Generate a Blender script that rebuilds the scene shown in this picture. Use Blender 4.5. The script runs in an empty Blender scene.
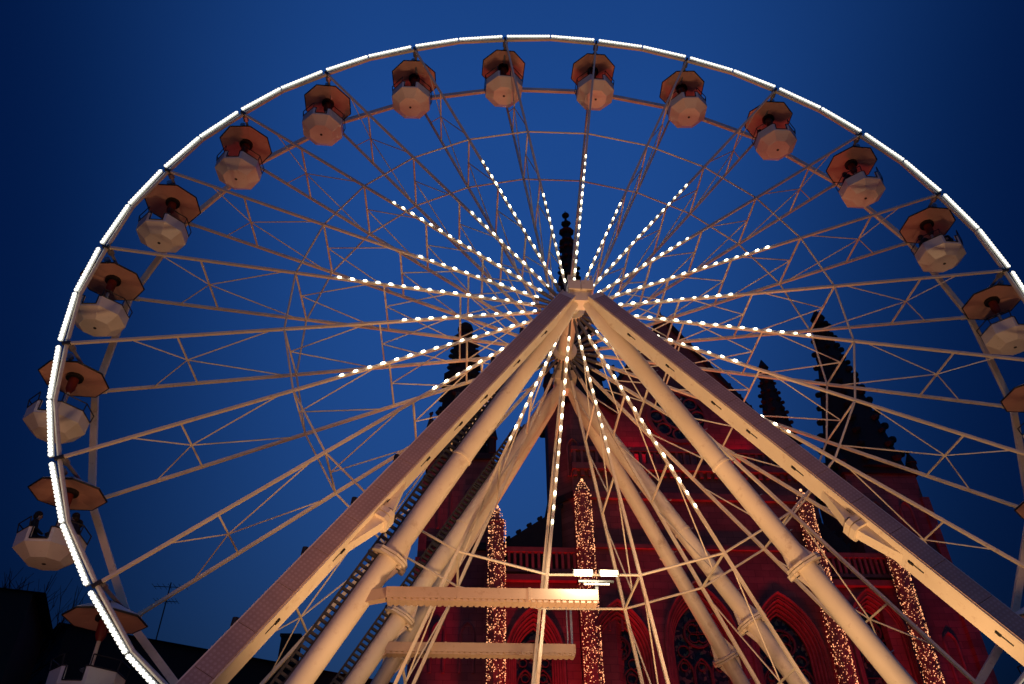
import bpy, bmesh, math, random
from mathutils import Vector, Matrix
random.seed(7)
R_ = math.radians
V = Vector
scene = bpy.context.scene
col = scene.collection

# ------------------------------------------------------------------ camera
cam_d = bpy.data.cameras.new('camera')
cam = bpy.data.objects.new('camera', cam_d); col.objects.link(cam)
cr = V((0.998365, -0.056877, -0.0056)); f_ = V((math.sin(.056912)*math.cos(.667486), math.cos(.056912)*math.cos(.667486), math.sin(.667486)))
r0 = V((math.cos(.056912), -math.sin(.056912), 0)); u0 = r0.cross(f_)
ro = -0.005636
cr = math.cos(ro)*r0+math.sin(ro)*u0; cu = -math.sin(ro)*r0+math.cos(ro)*u0
CAM = V((-3.16272, -20.127392, 1.634992))
cam.matrix_world = Matrix(((cr.x, cu.x, -f_.x, CAM.x), (cr.y, cu.y, -f_.y, CAM.y), (cr.z, cu.z, -f_.z, CAM.z), (0, 0, 0, 1)))
cam_d.sensor_width = 36; cam_d.lens = 28.38386; cam_d.clip_start = .1; cam_d.clip_end = 3000
scene.camera = cam

# ------------------------------------------------------------------ sky (dusk)
world = bpy.data.worlds.new('World'); scene.world = world; world.use_nodes = True
nt = world.node_tree; nt.nodes.clear()
out = nt.nodes.new('ShaderNodeOutputWorld'); bg = nt.nodes.new('ShaderNodeBackground')
sky = nt.nodes.new('ShaderNodeTexSky'); sky.sky_type = 'NISHITA'; sky.sun_disc = False
sky.sun_elevation = R_(-2); sky.sun_rotation = R_(180); sky.ozone_density = 3; sky.air_density = 1.0; sky.dust_density = 0.5
SKY_STRENGTH = 1.0
bg.inputs['Strength'].default_value = SKY_STRENGTH
# the blue hour: sky tint darkened towards east and west to imitate lens vignetting
tcw = nt.nodes.new('ShaderNodeTexCoord'); spw = nt.nodes.new('ShaderNodeSeparateXYZ'); nt.links.new(tcw.outputs['Generated'], spw.inputs[0])
sb = nt.nodes.new('ShaderNodeMath'); sb.operation = 'SUBTRACT'; sb.inputs[1].default_value = .04; nt.links.new(spw.outputs[0], sb.inputs[0])
ab = nt.nodes.new('ShaderNodeMath'); ab.operation = 'ABSOLUTE'; nt.links.new(sb.outputs[0], ab.inputs[0])
mw_ = nt.nodes.new('ShaderNodeMapRange'); mw_.interpolation_type = 'SMOOTHSTEP'; mw_.inputs['From Min'].default_value = .13; mw_.inputs['From Max'].default_value = .56
nt.links.new(ab.outputs[0], mw_.inputs['Value'])
mxw = nt.nodes.new('ShaderNodeMix'); mxw.data_type = 'RGBA'; nt.links.new(mw_.outputs[0], mxw.inputs['Factor'])
mxw.inputs['A'].default_value = (.54, 1.78, 2.38, 1); mxw.inputs['B'].default_value = (.03, .27, .56, 1)
mlw = nt.nodes.new('ShaderNodeMix'); mlw.data_type = 'RGBA'; mlw.blend_type = 'MULTIPLY'; mlw.inputs['Factor'].default_value = 1
nt.links.new(sky.outputs[0], mlw.inputs['A']); nt.links.new(mxw.outputs['Result'], mlw.inputs['B'])
mz = nt.nodes.new('ShaderNodeMapRange'); mz.inputs['From Min'].default_value = .15; mz.inputs['From Max'].default_value = .80; mz.inputs['To Min'].default_value = .22; mz.inputs['To Max'].default_value = 1.0
nt.links.new(spw.outputs[2], mz.inputs['Value'])
mzx = nt.nodes.new('ShaderNodeMix'); mzx.data_type = 'RGBA'; mzx.blend_type = 'MULTIPLY'; mzx.inputs['Factor'].default_value = 1
nt.links.new(mlw.outputs['Result'], mzx.inputs['A']); nt.links.new(mz.outputs[0], mzx.inputs['B'])
nt.links.new(mzx.outputs['Result'], bg.inputs['Color']); nt.links.new(bg.outputs[0], out.inputs['Surface'])
scene.view_settings.view_transform = 'Standard'; scene.view_settings.look = 'None'
scene.view_settings.exposure = 0; scene.view_settings.gamma = 1; scene.view_settings.use_curve_mapping = False

# ------------------------------------------------------------------ helpers
def tag(o, label=None, cat=None, group=None, kind=None):
    if label: o['label'] = label
    if cat: o['category'] = cat
    if group: o['group'] = group
    if kind: o['kind'] = kind
    return o
def empty(name, loc, rz=0, parent=None):
    o = bpy.data.objects.new(name, None); col.objects.link(o); o.location = loc; o.rotation_euler = (0, 0, rz)
    o.empty_display_size = .2
    if parent: o.parent = parent
    return o
class MB:
    def __init__(s): s.v = []; s.f = []
    def add(s, vs, fs):
        n = len(s.v); s.v += [tuple(v) for v in vs]; s.f += [tuple(i+n for i in f) for f in fs]; return s
    def bar(s, p, q, w, h, up=(0, 0, 1), w2=None, h2=None):     # w across, h along 'up'
        p = V(p); q = V(q); d = (q-p).normalized(); up = V(up)
        x = d.cross(up)
        if x.length < 1e-4: x = d.cross(V((1, 0, .01)))
        x.normalize(); y = x.cross(d).normalized()
        w2 = w if w2 is None else w2; h2 = h if h2 is None else h2
        vs = [p+x*a*w/2+y*b*h/2 for a, b in ((-1, -1), (1, -1), (1, 1), (-1, 1))]+[q+x*a*w2/2+y*b*h2/2 for a, b in ((-1, -1), (1, -1), (1, 1), (-1, 1))]
        return s.add(vs, [(3, 2, 1, 0), (4, 5, 6, 7), (0, 1, 5, 4), (1, 2, 6, 5), (2, 3, 7, 6), (3, 0, 4, 7)])
    def box(s, a, b):
        (x0, y0, z0), (x1, y1, z1) = a, b
        return s.add([(x0, y0, z0), (x1, y0, z0), (x1, y1, z0), (x0, y1, z0), (x0, y0, z1), (x1, y0, z1), (x1, y1, z1), (x0, y1, z1)],
                     [(3, 2, 1, 0), (4, 5, 6, 7), (0, 1, 5, 4), (1, 2, 6, 5), (2, 3, 7, 6), (3, 0, 4, 7)])
    def tube(s, p, q, r, r2=None, n=8, cap=True, ph=0):
        p = V(p); q = V(q); d = (q-p).normalized(); r2 = r if r2 is None else r2
        x = d.cross(V((0, 0, 1)))
        if x.length < 1e-3: x = V((1, 0, 0))
        x.normalize(); y = d.cross(x)
        vs = []
        for c, rr in ((p, r), (q, r2)):
            for i in range(n):
                a = 2*math.pi*i/n+ph; vs.append(c+x*math.cos(a)*rr+y*math.sin(a)*rr)
        fs = [(i, (i+1) % n, n+(i+1) % n, n+i) for i in range(n)]
        if cap: fs += [tuple(range(n))[::-1], tuple(range(n, 2*n))]
        return s.add(vs, fs)
    def lathe(s, c, prof, n=16, ph=0, axis='z'):                     # prof: list of (r,z)
        c = V(c); vs = []
        for r, z in prof:
            for i in range(n):
                a = 2*math.pi*i/n+ph
                o = V((math.cos(a)*r, math.sin(a)*r, z)) if axis == 'z' else V((math.cos(a)*r, z, math.sin(a)*r))
                vs.append(c+o)
        fs = []
        for k in range(len(prof)-1):
            for i in range(n):
                j = (i+1) % n; fs.append((k*n+i, k*n+j, (k+1)*n+j, (k+1)*n+i))
        fs.append(tuple(range(n))[::-1]); m = (len(prof)-1)*n; fs.append(tuple(range(m, m+n)))
        return s.add(vs, fs)
    def ball(s, c, r, seg=8, rings=5, sc=(1, 1, 1)):
        c = V(c); vs = [c+V((0, 0, -r*sc[2]))]
        for k in range(1, rings):
            t = -math.pi/2+math.pi*k/rings
            for i in range(seg):
                a = 2*math.pi*i/seg; vs.append(c+V((math.cos(a)*math.cos(t)*r*sc[0], math.sin(a)*math.cos(t)*r*sc[1], math.sin(t)*r*sc[2])))
        vs.append(c+V((0, 0, r*sc[2]))); L = len(vs)-1
        fs = [(0, 1+(i+1) % seg, 1+i) for i in range(seg)]
        for k in range(rings-2):
            for i in range(seg):
                a = 1+k*seg+i; b = 1+k*seg+(i+1) % seg; fs.append((a, b, b+seg, a+seg))
        m = 1+(rings-2)*seg
        fs += [(m+i, m+(i+1) % seg, L) for i in range(seg)]
        return s.add(vs, fs)
    def poly_tube(s, pts, r, n=6, closed=False):
        for a, b in zip(pts, pts[1:]+([pts[0]] if closed else [])): s.tube(a, b, r, n=n)
        return s
    def prism(s, pts, d):                                           # polygon (3D, planar) extruded by d
        n = len(pts); d = V(d); P = [V(p) for p in pts]
        return s.add(P+[p+d for p in P], [tuple(range(n))[::-1], tuple(range(n, 2*n))]+[(i, (i+1) % n, n+(i+1) % n, n+i) for i in range(n)])
    def build(s, name, mat, parent=None, smooth=False, origin=None, fixn=True):
        me = bpy.data.meshes.new(name)
        o3 = V(origin) if origin is not None else V((0, 0, 0))
        me.from_pydata([tuple(V(v)-o3) for v in s.v], [], s.f); me.update()
        if fixn:
            bm = bmesh.new(); bm.from_mesh(me); bmesh.ops.recalc_face_normals(bm, faces=bm.faces); bm.to_mesh(me); bm.free()
        if smooth:
            me.polygons.foreach_set('use_smooth', [True]*len(me.polygons)); me.update()
            try: me.set_sharp_from_angle(angle=R_(40))
            except Exception: pass
        if mat: me.materials.append(mat)
        o = bpy.data.objects.new(name, me); col.objects.link(o); o.location = o3
        if parent: o.parent = parent
        return o

def new_mat(name):
    m = bpy.data.materials.new(name); m.use_nodes = True
    t = m.node_tree; b = t.nodes['Principled BSDF']; return m, t, b
def paint(name, c, rough=.45, var=.12, scale=3., spec=.4, metal=0., dirt=None, bump=0):
    m, t, b = new_mat(name)
    tc = t.nodes.new('ShaderNodeTexCoord'); n = t.nodes.new('ShaderNodeTexNoise'); n.inputs['Scale'].default_value = scale; n.inputs['Detail'].default_value = 6
    t.links.new(tc.outputs['Object'], n.inputs['Vector'])
    r = t.nodes.new('ShaderNodeValToRGB'); c = V(c)
    r.color_ramp.elements[0].position = .3; r.color_ramp.elements[1].position = .7
    r.color_ramp.elements[0].color = (*(c*(1-var)), 1); r.color_ramp.elements[1].color = (*(c*(1+var*.5)), 1)
    t.links.new(n.outputs['Fac'], r.inputs['Fac'])
    src = r.outputs['Color']
    if dirt:
        n2 = t.nodes.new('ShaderNodeTexNoise'); n2.inputs['Scale'].default_value = scale*4; n2.inputs['Detail'].default_value = 8; n2.inputs['Roughness'].default_value = .7
        t.links.new(tc.outputs['Object'], n2.inputs['Vector'])
        mr = t.nodes.new('ShaderNodeMapRange'); mr.inputs['From Min'].default_value = .56; mr.inputs['From Max'].default_value = .72
        t.links.new(n2.outputs['Fac'], mr.inputs['Value'])
        mx = t.nodes.new('ShaderNodeMix'); mx.data_type = 'RGBA'; t.links.new(mr.outputs[0], mx.inputs['Factor'])
        t.links.new(src, mx.inputs['A']); mx.inputs['B'].default_value = (*dirt, 1); src = mx.outputs['Result']
    t.links.new(src, b.inputs['Base Color'])
    rr = t.nodes.new('ShaderNodeMapRange'); rr.inputs['To Min'].default_value = max(.05, rough-.1); rr.inputs['To Max'].default_value = min(1, rough+.15)
    t.links.new(n.outputs['Fac'], rr.inputs['Value']); t.links.new(rr.outputs[0], b.inputs['Roughness'])
    b.inputs['Specular IOR Level'].default_value = spec; b.inputs['Metallic'].default_value = metal
    if bump:
        bp = t.nodes.new('ShaderNodeBump'); bp.inputs['Strength'].default_value = bump; t.links.new(n.outputs['Fac'], bp.inputs['Height']); t.links.new(bp.outputs[0], b.inputs['Normal'])
    return m
def glow(name, c, s):
    m, t, b = new_mat(name); b.inputs['Base Color'].default_value = (*c, 1)
    b.inputs['Emission Color'].default_value = (*c, 1); b.inputs['Emission Strength'].default_value = s; return m
def glow_var(name, c, lo, hi, scale):
    m = glow(name, c, hi); t = m.node_tree; b = t.nodes['Principled BSDF']
    tc = t.nodes.new('ShaderNodeTexCoord'); n = t.nodes.new('ShaderNodeTexNoise'); n.inputs['Scale'].default_value = scale; t.links.new(tc.outputs['Object'], n.inputs['Vector'])
    mr = t.nodes.new('ShaderNodeMapRange'); mr.inputs['From Min'].default_value = .35; mr.inputs['From Max'].default_value = .65; mr.inputs['To Min'].default_value = lo; mr.inputs['To Max'].default_value = hi
    t.links.new(n.outputs['Fac'], mr.inputs['Value']); t.links.new(mr.outputs[0], b.inputs['Emission Strength']); return m
M = {}
M['cream'] = paint('cream_paint', (.74, .66, .52), .4, .10, 1.3, dirt=(.50, .38, .27))
M['beam'] = paint('weathered_beam_paint', (.50, .37, .27), .5, .14, 1.6, dirt=(.34, .23, .15))
M['tubepaint'] = paint('cream_tube_paint', (.74, .66, .53), .38, .12, .7, dirt=(.52, .41, .30))
M['steel'] = paint('dark_steel', (.035, .033, .032), .5, .2, 6)
M['hubsteel'] = paint('hub_steel', (.09, .10, .11), .45, .2, 5, metal=.5)
M['black'] = paint('black_metal', (.015, .015, .017), .5, .2, 8)
M['forkmetal'] = paint('oiled_steel', (.16, .15, .13), .4, .25, 9, metal=.4)
M['galv'] = paint('galvanised_steel', (.34, .34, .34), .4, .25, 9, metal=.6)
M['tub'] = paint('white_gelcoat', (.74, .68, .60), .3, .05, 2, dirt=(.60, .52, .44))
M['canopy'] = paint('canopy_fibreglass', (.60, .34, .28), .5, .08, 2, dirt=(.46, .25, .20))
M['canopytop'] = paint('canopy_top', (.7, .66, .6), .5, .06, 2)
M['redpole'] = paint('red_paint', (.16, .02, .015), .4, .1, 4)
M['strip'] = glow('led_strip', (1, 1, .88), 1.7)
M['bulb'] = glow_var('bulb_glass', (1, .96, .72), 4, 13, 2.3)
M['fairy'] = glow_var('fairy_bulb', (1, .45, .20), .35, 2.6, 5)
M['lens'] = glow('flood_lens', (1, .90, .62), 2.2)
M['roof'] = paint('roof_tiles', (.012, .011, .011), .8, .3, 3)
M['wall'] = paint('dark_render', (.014, .013, .012), .8, .2, 1)
M['bark'] = paint('bark', (.012, .011, .01), .9, .3, 8)
M['skin'] = paint('skin', (.45, .28, .2), .5, .05, 8)
M['cloth_a'] = paint('dark_cloth', (.02, .02, .025), .9, .3, 12)
M['cloth_b'] = paint('navy_cloth', (.015, .02, .04), .9, .3, 12)
M['hair'] = paint('dark_hair', (.012, .009, .007), .7, .3, 20)
M['ground'] = paint('cobbles', (.10, .09, .08), .8, .3, 2, bump=.3)
M['seat'] = paint('brown_seat', (.10, .05, .03), .5, .2, 5)

def stone(name, c1, c2, mortar, sc=1.0):
    m, t, b = new_mat(name)
    tc = t.nodes.new('ShaderNodeTexCoord'); sp = t.nodes.new('ShaderNodeSeparateXYZ'); t.links.new(tc.outputs['Object'], sp.inputs[0])
    ad = t.nodes.new('ShaderNodeMath'); ad.operation = 'ADD'; t.links.new(sp.outputs[0], ad.inputs[0]); t.links.new(sp.outputs[1], ad.inputs[1])
    cb = t.nodes.new('ShaderNodeCombineXYZ'); t.links.new(ad.outputs[0], cb.inputs[0]); t.links.new(sp.outputs[2], cb.inputs[1])
    br = t.nodes.new('ShaderNodeTexBrick'); br.inputs['Scale'].default_value = sc; br.inputs['Mortar Size'].default_value = .012
    br.inputs['Brick Width'].default_value = .9; br.inputs['Row Height'].default_value = .42
    br.inputs['Color1'].default_value = (*c1, 1); br.inputs['Color2'].default_value = (*c2, 1); br.inputs['Mortar'].default_value = (*mortar, 1)
    t.links.new(cb.outputs[0], br.inputs['Vector'])
    n = t.nodes.new('ShaderNodeTexNoise'); n.inputs['Scale'].default_value = .5; n.inputs['Detail'].default_value = 8
    t.links.new(tc.outputs['Object'], n.inputs['Vector'])
    mr = t.nodes.new('ShaderNodeMapRange'); mr.inputs['From Min'].default_value = .3; mr.inputs['From Max'].default_value = .7; mr.inputs['To Min'].default_value = .55; mr.inputs['To Max'].default_value = 1.1
    t.links.new(n.outputs['Fac'], mr.inputs['Value'])
    mx = t.nodes.new('ShaderNodeMix'); mx.data_type = 'RGBA'; mx.blend_type = 'MULTIPLY'; mx.inputs['Factor'].default_value = 1
    t.links.new(br.outputs['Color'], mx.inputs['A']); t.links.new(mr.outputs[0], mx.inputs['B'])
    t.links.new(mx.outputs['Result'], b.inputs['Base Color']); b.inputs['Roughness'].default_value = .85
    bp = t.nodes.new('ShaderNodeBump'); bp.inputs['Strength'].default_value = .4; bp.inputs['Distance'].default_value = .03
    t.links.new(br.outputs['Fac'], bp.inputs['Height']); bp.invert = True; t.links.new(bp.outputs[0], b.inputs['Normal'])
    return m
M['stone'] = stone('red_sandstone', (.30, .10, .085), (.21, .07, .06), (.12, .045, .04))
M['stonedark'] = stone('dark_sandstone', (.025, .017, .017), (.02, .014, .014), (.012, .01, .01))  # much darker stone tone, used for spires, copings and rear walls
M['trim'] = paint('carved_sandstone', (.24, .085, .075), .85, .3, 2, bump=.3)
M['tracery'] = paint('weathered_tracery', (.09, .045, .042), .85, .3, 2)
M['slate'] = paint('church_slate', (.05, .04, .045), .7, .3, 3)
def stained():
    m, t, b = new_mat('stained_glass')
    tc = t.nodes.new('ShaderNodeTexCoord'); vo = t.nodes.new('ShaderNodeTexVoronoi'); vo.inputs['Scale'].default_value = 5
    t.links.new(tc.outputs['Object'], vo.inputs['Vector'])
    r = t.nodes.new('ShaderNodeValToRGB'); e = r.color_ramp.elements
    e[0].color = (.006, .008, .012, 1); e[1].color = (.10, .12, .06, 1); e[0].position = .45; e[1].position = .95
    k = e.new(.7); k.color = (.02, .03, .04, 1)
    sp = t.nodes.new('ShaderNodeSeparateColor'); t.links.new(vo.outputs['Color'], sp.inputs[0])
    t.links.new(sp.outputs[0], r.inputs['Fac']); t.links.new(r.outputs['Color'], b.inputs['Base Color'])
    b.inputs['Roughness'].default_value = .4; b.inputs['Specular IOR Level'].default_value = .2
    return m
M['glass'] = stained()
def led_panel_mat():
    m, t, b = new_mat('led_screen_mesh')
    tc = t.nodes.new('ShaderNodeTexCoord'); sp = t.nodes.new('ShaderNodeSeparateXYZ'); t.links.new(tc.outputs['Object'], sp.inputs[0])
    def fr(i, period):
        a = t.nodes.new('ShaderNodeMath'); a.operation = 'DIVIDE'; t.links.new(sp.outputs[i], a.inputs[0]); a.inputs[1].default_value = period
        f = t.nodes.new('ShaderNodeMath'); f.operation = 'FRACT'; t.links.new(a.outputs[0], f.inputs[0])
        c = t.nodes.new('ShaderNodeMath'); c.operation = 'SUBTRACT'; t.links.new(f.outputs[0], c.inputs[0]); c.inputs[1].default_value = .5
        return c
    cb = t.nodes.new('ShaderNodeCombineXYZ'); t.links.new(fr(0, .085).outputs[0], cb.inputs[0]); t.links.new(fr(1, .085).outputs[0], cb.inputs[1])
    ln = t.nodes.new('ShaderNodeVectorMath'); ln.operation = 'LENGTH'; t.links.new(cb.outputs[0], ln.inputs[0])
    r = t.nodes.new('ShaderNodeValToRGB'); e = r.color_ramp.elements
    e[0].position = .27; e[0].color = (.48, .35, .29, 1); e[1].position = .33; e[1].color = (.40, .27, .22, 1)
    t.links.new(ln.outputs['Value'], r.inputs['Fac'])
    n = t.nodes.new('ShaderNodeTexNoise'); n.inputs['Scale'].default_value = 2.; n.inputs['Detail'].default_value = 5; t.links.new(tc.outputs['Object'], n.inputs['Vector'])
    mr = t.nodes.new('ShaderNodeMapRange'); mr.inputs['To Min'].default_value = .75; mr.inputs['To Max'].default_value = 1.2; t.links.new(n.outputs['Fac'], mr.inputs['Value'])
    mx = t.nodes.new('ShaderNodeMix'); mx.data_type = 'RGBA'; mx.blend_type = 'MULTIPLY'; mx.inputs['Factor'].default_value = 1
    t.links.new(r.outputs['Color'], mx.inputs['A']); t.links.new(mr.outputs[0], mx.inputs['B']); t.links.new(mx.outputs['Result'], b.inputs['Base Color'])
    b.inputs['Roughness'].default_value = .55
    return m
M['led'] = led_panel_mat()

# ------------------------------------------------------------------ setting: ground
g = MB(); g.add([(-600, -600, 0), (600, -600, 0), (600, 600, 0), (-600, 600, 0)], [(0, 1, 2, 3)])
tag(g.build('ground', M['ground']), kind='structure')

# ------------------------------------------------------------------ ferris wheel
Z0 = 19.2; RW = 16.0; YF = 0.0; YR = 2.5925; N = 24
PH0 = 3.807606; STEP = 2*math.pi/N
HC = V((0, 0, Z0))
def ang(k): return PH0-k*STEP
def wp(r, k, y, off=0):                                             # point at radius r on spoke k, depth y, sideways offset
    a = ang(k); return V((math.cos(a)*r-math.sin(a)*off, y, Z0+math.sin(a)*r+math.cos(a)*off))
def wf(r, k, dy=0, off=0): return wp(r, k, YF+.30*(1-r/16)+dy, off)
def rad(k): a = ang(k); return V((math.cos(a), 0, math.sin(a)))
wheel = tag(empty('ferris_wheel', (0, (YF+YR)/2, Z0)), 'giant cream Ferris wheel with white lit rim and bulb strings on its spokes', 'Ferris wheel')
WO = V(wheel.location)
def wbuild(mb, name, mat, parent=None, smooth=False):
    o = mb.build(name, mat, None, smooth, origin=WO)
    if parent is None: o.parent = wheel; o.location = (0, 0, 0)
    else: o.parent = parent; o.location = (0, 0, 0)
    return o
spokes = []
for k in range(N):
    a = rad(k)
    m = MB()
    m.bar(wf(1.2, k), wf(15.85, k), .076, .09, up=(0, 1, 0))
    sp = wbuild(m, 'spoke', M['cream'])
    m = MB(); m.bar(wp(15.70, k, YF-.01), wp(15.95, k, YF-.01), .09, .10, up=(0, 1, 0)); wbuild(m, 'rim_clamp', M['steel'], sp)
    m = MB(); m.bar(wp(1.2, k, YR), wp(15.8, k, YR), .085, .095, up=(0, 1, 0)); m.bar(wp(15.5, k, YR+.01), wp(15.85, k, YR+.01), .12, .12, up=(0, 1, 0))
    wbuild(m, 'rear_chord', M['cream'], sp)
    m = MB(); rs = [12.6, 9.35, 6.35, 3.75, 1.6]
    for i, r in enumerate(rs[:4]):
        m.bar(wf(r, k, .05), wp(r, k, YR-.05), .05, .05, up=a)
        mid = (YF+YR)/2
        if i == 0:
            m.tube(wp(r, k, mid), wf(13.95, k, .04), .021, n=5); m.tube(wp(r, k, mid), wp(13.95, k, YR-.05), .021, n=5)
        rn = rs[i+1]+.45
        m.tube(wp(r, k, mid), wf(rn, k, .04), .022, n=5); m.tube(wp(r, k, mid), wp(rn, k, YR-.05), .023, n=5)
    wbuild(m, 'lattice', M['cream'], sp)
    for w_ in (wf, lambda r, k, dy=0: wp(r, k, YR+dy)):
        m = MB(); m.bar(w_(.35, k), w_(1.30, k), .055, .10, up=(0, 1, 0), w2=.08, h2=.13)
        wbuild(m, 'fork', M['forkmetal'], sp)
    spokes.append(sp)
for k in range(N):                                                  # ties between neighbouring spokes
    for w_ in (wf, lambda r, k: wp(r, k, YR)):
        m = MB(); m.tube(w_(9.35, k), w_(9.35, k+1), .034, n=6); wbuild(m, 'ring_tie', M['cream'])
for k in range(N):                                                  # rims
    m = MB()
    mid = wp(15.93, k+.5, YF+.05)
    a0 = wp(15.84, k, YF+.05); a1 = wp(15.84, k+1, YF+.05)
    m.tube(a0, mid, .065, n=8); m.tube(mid, a1, .065, n=8)
    rb = wbuild(m, 'rim_beam', M['cream'])
    p0 = wp(16.03, k+.018, YF-.06); pm = wp(16.06, k+.5, YF-.06); p1 = wp(16.03, k+1-.018, YF-.06)
    for q0, q1 in ((p0, pm), (pm, p1)):
        d = (q1-q0).normalized(); q0 = q0+d*.03; q1 = q1-d*.03
        up = (0, 1, 0)
        m = MB(); m.bar(q0, q1, .07, .016, up=up)
        L = (q1-q0).length; n = int(L/.13); rr = (q0+q1)/2-HC; rr.y = 0; rr.normalize()
        for i in range(n):
            c = q0+d*(i+.5)*L/n
            m.bar(c-d*.036, c+d*.036, .118, .022, up=up)
        st = wbuild(m, 'light_strip', M['strip'], rb)
        m = MB(); m.bar(q0+V((0, .075, 0))-rr*.02, q1+V((0, .075, 0))-rr*.02, .13, .05, up=up); wbuild(m, 'strip_housing', M['galv'], rb)
    m = MB(); m.bar(wp(15.86, k, YR), wp(15.86, k+1, YR), .20, .13, up=(0, 1, 0)); wbuild(m, 'rear_rim_beam', M['cream'])
    m = MB(); m.tube(wp(15.75, k, YF), wp(15.75, k, YR), .055, n=8)
    m.tube(wp(15.75, k, YF+.08), wp(15.75, k, YF+.3), .11, n=8); m.tube(wp(15.75, k, YR-.3), wp(15.75, k, YR-.08), .11, n=8)
    wbuild(m, 'gondola_axle', M['galv'])
m = MB()
m.lathe((0, 0, Z0), [(.27, .0), (.27, .2), (.44, .2), (.44, .4), (.27, .4), (.27, YR-.12), (.44, YR-.12), (.44, YR+.12), (.27, YR+.12), (.27, YR+.3)], 32, axis='y')
wbuild(m, 'hub', M['tubepaint'], smooth=True)
# bulbs on the front of every spoke: long and short strings alternate
bl = []
for k in range(N):
    n = 16 if k % 2 == 1 else 11
    for i in range(n):
        r = 1.30+i*.437 if n == 16 else 1.25+i*.43
        bl.append((k, wf(r, k, -.085), r))
cands = sorted(bl, key=lambda b: (b[1]-CAM).length)
def bulb_mb(mb, k, c):
    q = random.uniform(.72, 1.02)
    d = rad(k); x = d.cross(V((0, 1, 0))); y = V((0, 1, 0))
    vs = [c-d*.075*q]
    for t in (-.06, 0, .06):
        rr = (.036 if t == 0 else .027)*q
        for i in range(6):
            a = i*math.pi/3; vs.append(c+d*t*q+x*math.cos(a)*rr+y*math.sin(a)*rr)
    vs.append(c+d*.075*q)
    fs = [(0, 1+(i+1) % 6, 1+i) for i in range(6)]
    for j in range(2): fs += [(1+j*6+i, 1+j*6+(i+1) % 6, 7+j*6+(i+1) % 6, 7+j*6+i) for i in range(6)]
    fs += [(13+i, 13+(i+1) % 6, 19) for i in range(6)]
    mb.add(vs, fs)
vis = [b for b in cands if not (9.5 < (b[0]) % 24 and False)]
for k, c, r in vis[:100]:
    m = MB(); bulb_mb(m, k, c); wbuild(m, 'bulb', M['bulb'], spokes[k])
m = MB()
for k, c, r in vis[100:]: bulb_mb(m, k, c)
o = wbuild(m, 'bulb', M['bulb']); o['kind'] = 'stuff'

# ------------------------------------------------------------------ wheel support
support = tag(empty('wheel_support', (0, (YF+YR)/2, 0)), 'cream steel legs and bearing heads carrying the Ferris wheel on its axle', 'support frame')
SO = V(support.location)
def sbuild(mb, name, mat, parent=None, smooth=False):
    o = mb.build(name, mat, None, smooth, origin=SO); o.parent = parent or support; o.location = (0, 0, 0); return o
HF = V((.05, -1.3, Z0-1.0)); HR = V((.12, 3.75, Z0-.75))
m = MB(); m.tube((.05, -1.0, Z0-.45), (.05, .05, Z0-.1), .17, n=20); m.tube((.03, -.2, Z0), (.1, 4.15, Z0), .2, n=20); m.tube((.1, 3.0, Z0), (.1, 3.5, Z0), .245, n=20)
sbuild(m, 'axle', M['tubepaint'], smooth=True)
for nm_i, (H, nm) in enumerate(((HF, 'bearing_head'), (HR, 'bearing_head'))):
    m = MB()
    y = H.y; x = H.x
    zt = -.42 if nm_i == 0 else -.2
    m.box((x-.40, y-.34, Z0+zt-.36), (x-.012, y+.3, Z0+zt)); m.box((x+.012, y-.34, Z0+zt-.36), (x+.40, y+.3, Z0+zt))
    m.box((x-.34, y-.24, Z0+zt-.75), (x+.34, y+.24, Z0+zt-.365))
    for s in (-1, 1):
        m.box((x+s*.34-.045, y-.28, Z0+zt+.002), (x+s*.34+.045, y-.18, Z0+zt+.26))
    sbuild(m, nm, M['tubepaint'])
def flange(c, d, side, wid, parent, mat=M['tubepaint']):
    """bolted joint plate square to the leg with lugs and gussets"""
    m = MB(); c = V(c); d = d.normalized(); x = V(side); x = (x-d*x.dot(d)).normalized(); y = d.cross(x)
    w = wid
    poly = [(-w*1.1, -.12), (-w*.92, -.24), (-w*.5, -.38), (w*.5, -.38), (w*.92, -.24), (w*1.1, -.12), (w*1.1, .12), (w*.92, .24), (w*.5, .38), (-w*.5, .38), (-w*.92, .24), (-w*1.1, .12)]
    for t0, t1 in ((-.07, -.01), (.01, .07)):
        m.prism([c+d*t0+x*a+y*b for a, b in poly], d*(t1-t0))
    for s in (-1, 1):
        for e in (-1, 1):
            p = c+x*s*w*.95
            m.prism([p+d*e*.1-y*.03, p+d*e*.1-x*s*(w*.6)-y*.03, p+d*e*1.0-x*s*(w*.68)-y*.03], y*.06)
        m.tube(c+x*s*w*.8-d*.15, c+x*s*w*.8+d*.15, .07, n=8)
        m.tube(c+x*s*w*.86-y*.2+d*.0, c+x*s*w*.86-y*.2+d*.14, .10, n=10)
    f = sbuild(m, 'flange', mat, parent)
    m = MB()
    for s in (-1, 1):
        m.tube(c+x*s*w*.8+d*.151, c+x*s*w*.8+d*.175, .055, n=8); m.tube(c+x*s*w*.45-y*.27+d*.101, c+x*s*w*.45-y*.27+d*.14, .04, n=8)
    sbuild(m, 'bolt', M['black'], f)
    return f
def leg_line(H, P):                                                 # from head through the flange point to the ground
    d = (P-H); t = (H.z-.15)/(H.z-P.z); return H+d*t
PA = V((5.28, -4.746, 9.27)); PB = V((5.08, -1.502, 9.605)); PC = V((5.09, 2.927, 9.736)); PD = V((5.375, 6.755, 9.914))
def mirror(P, s): return V((P.x*s, P.y, P.z))
legs = {}
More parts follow.
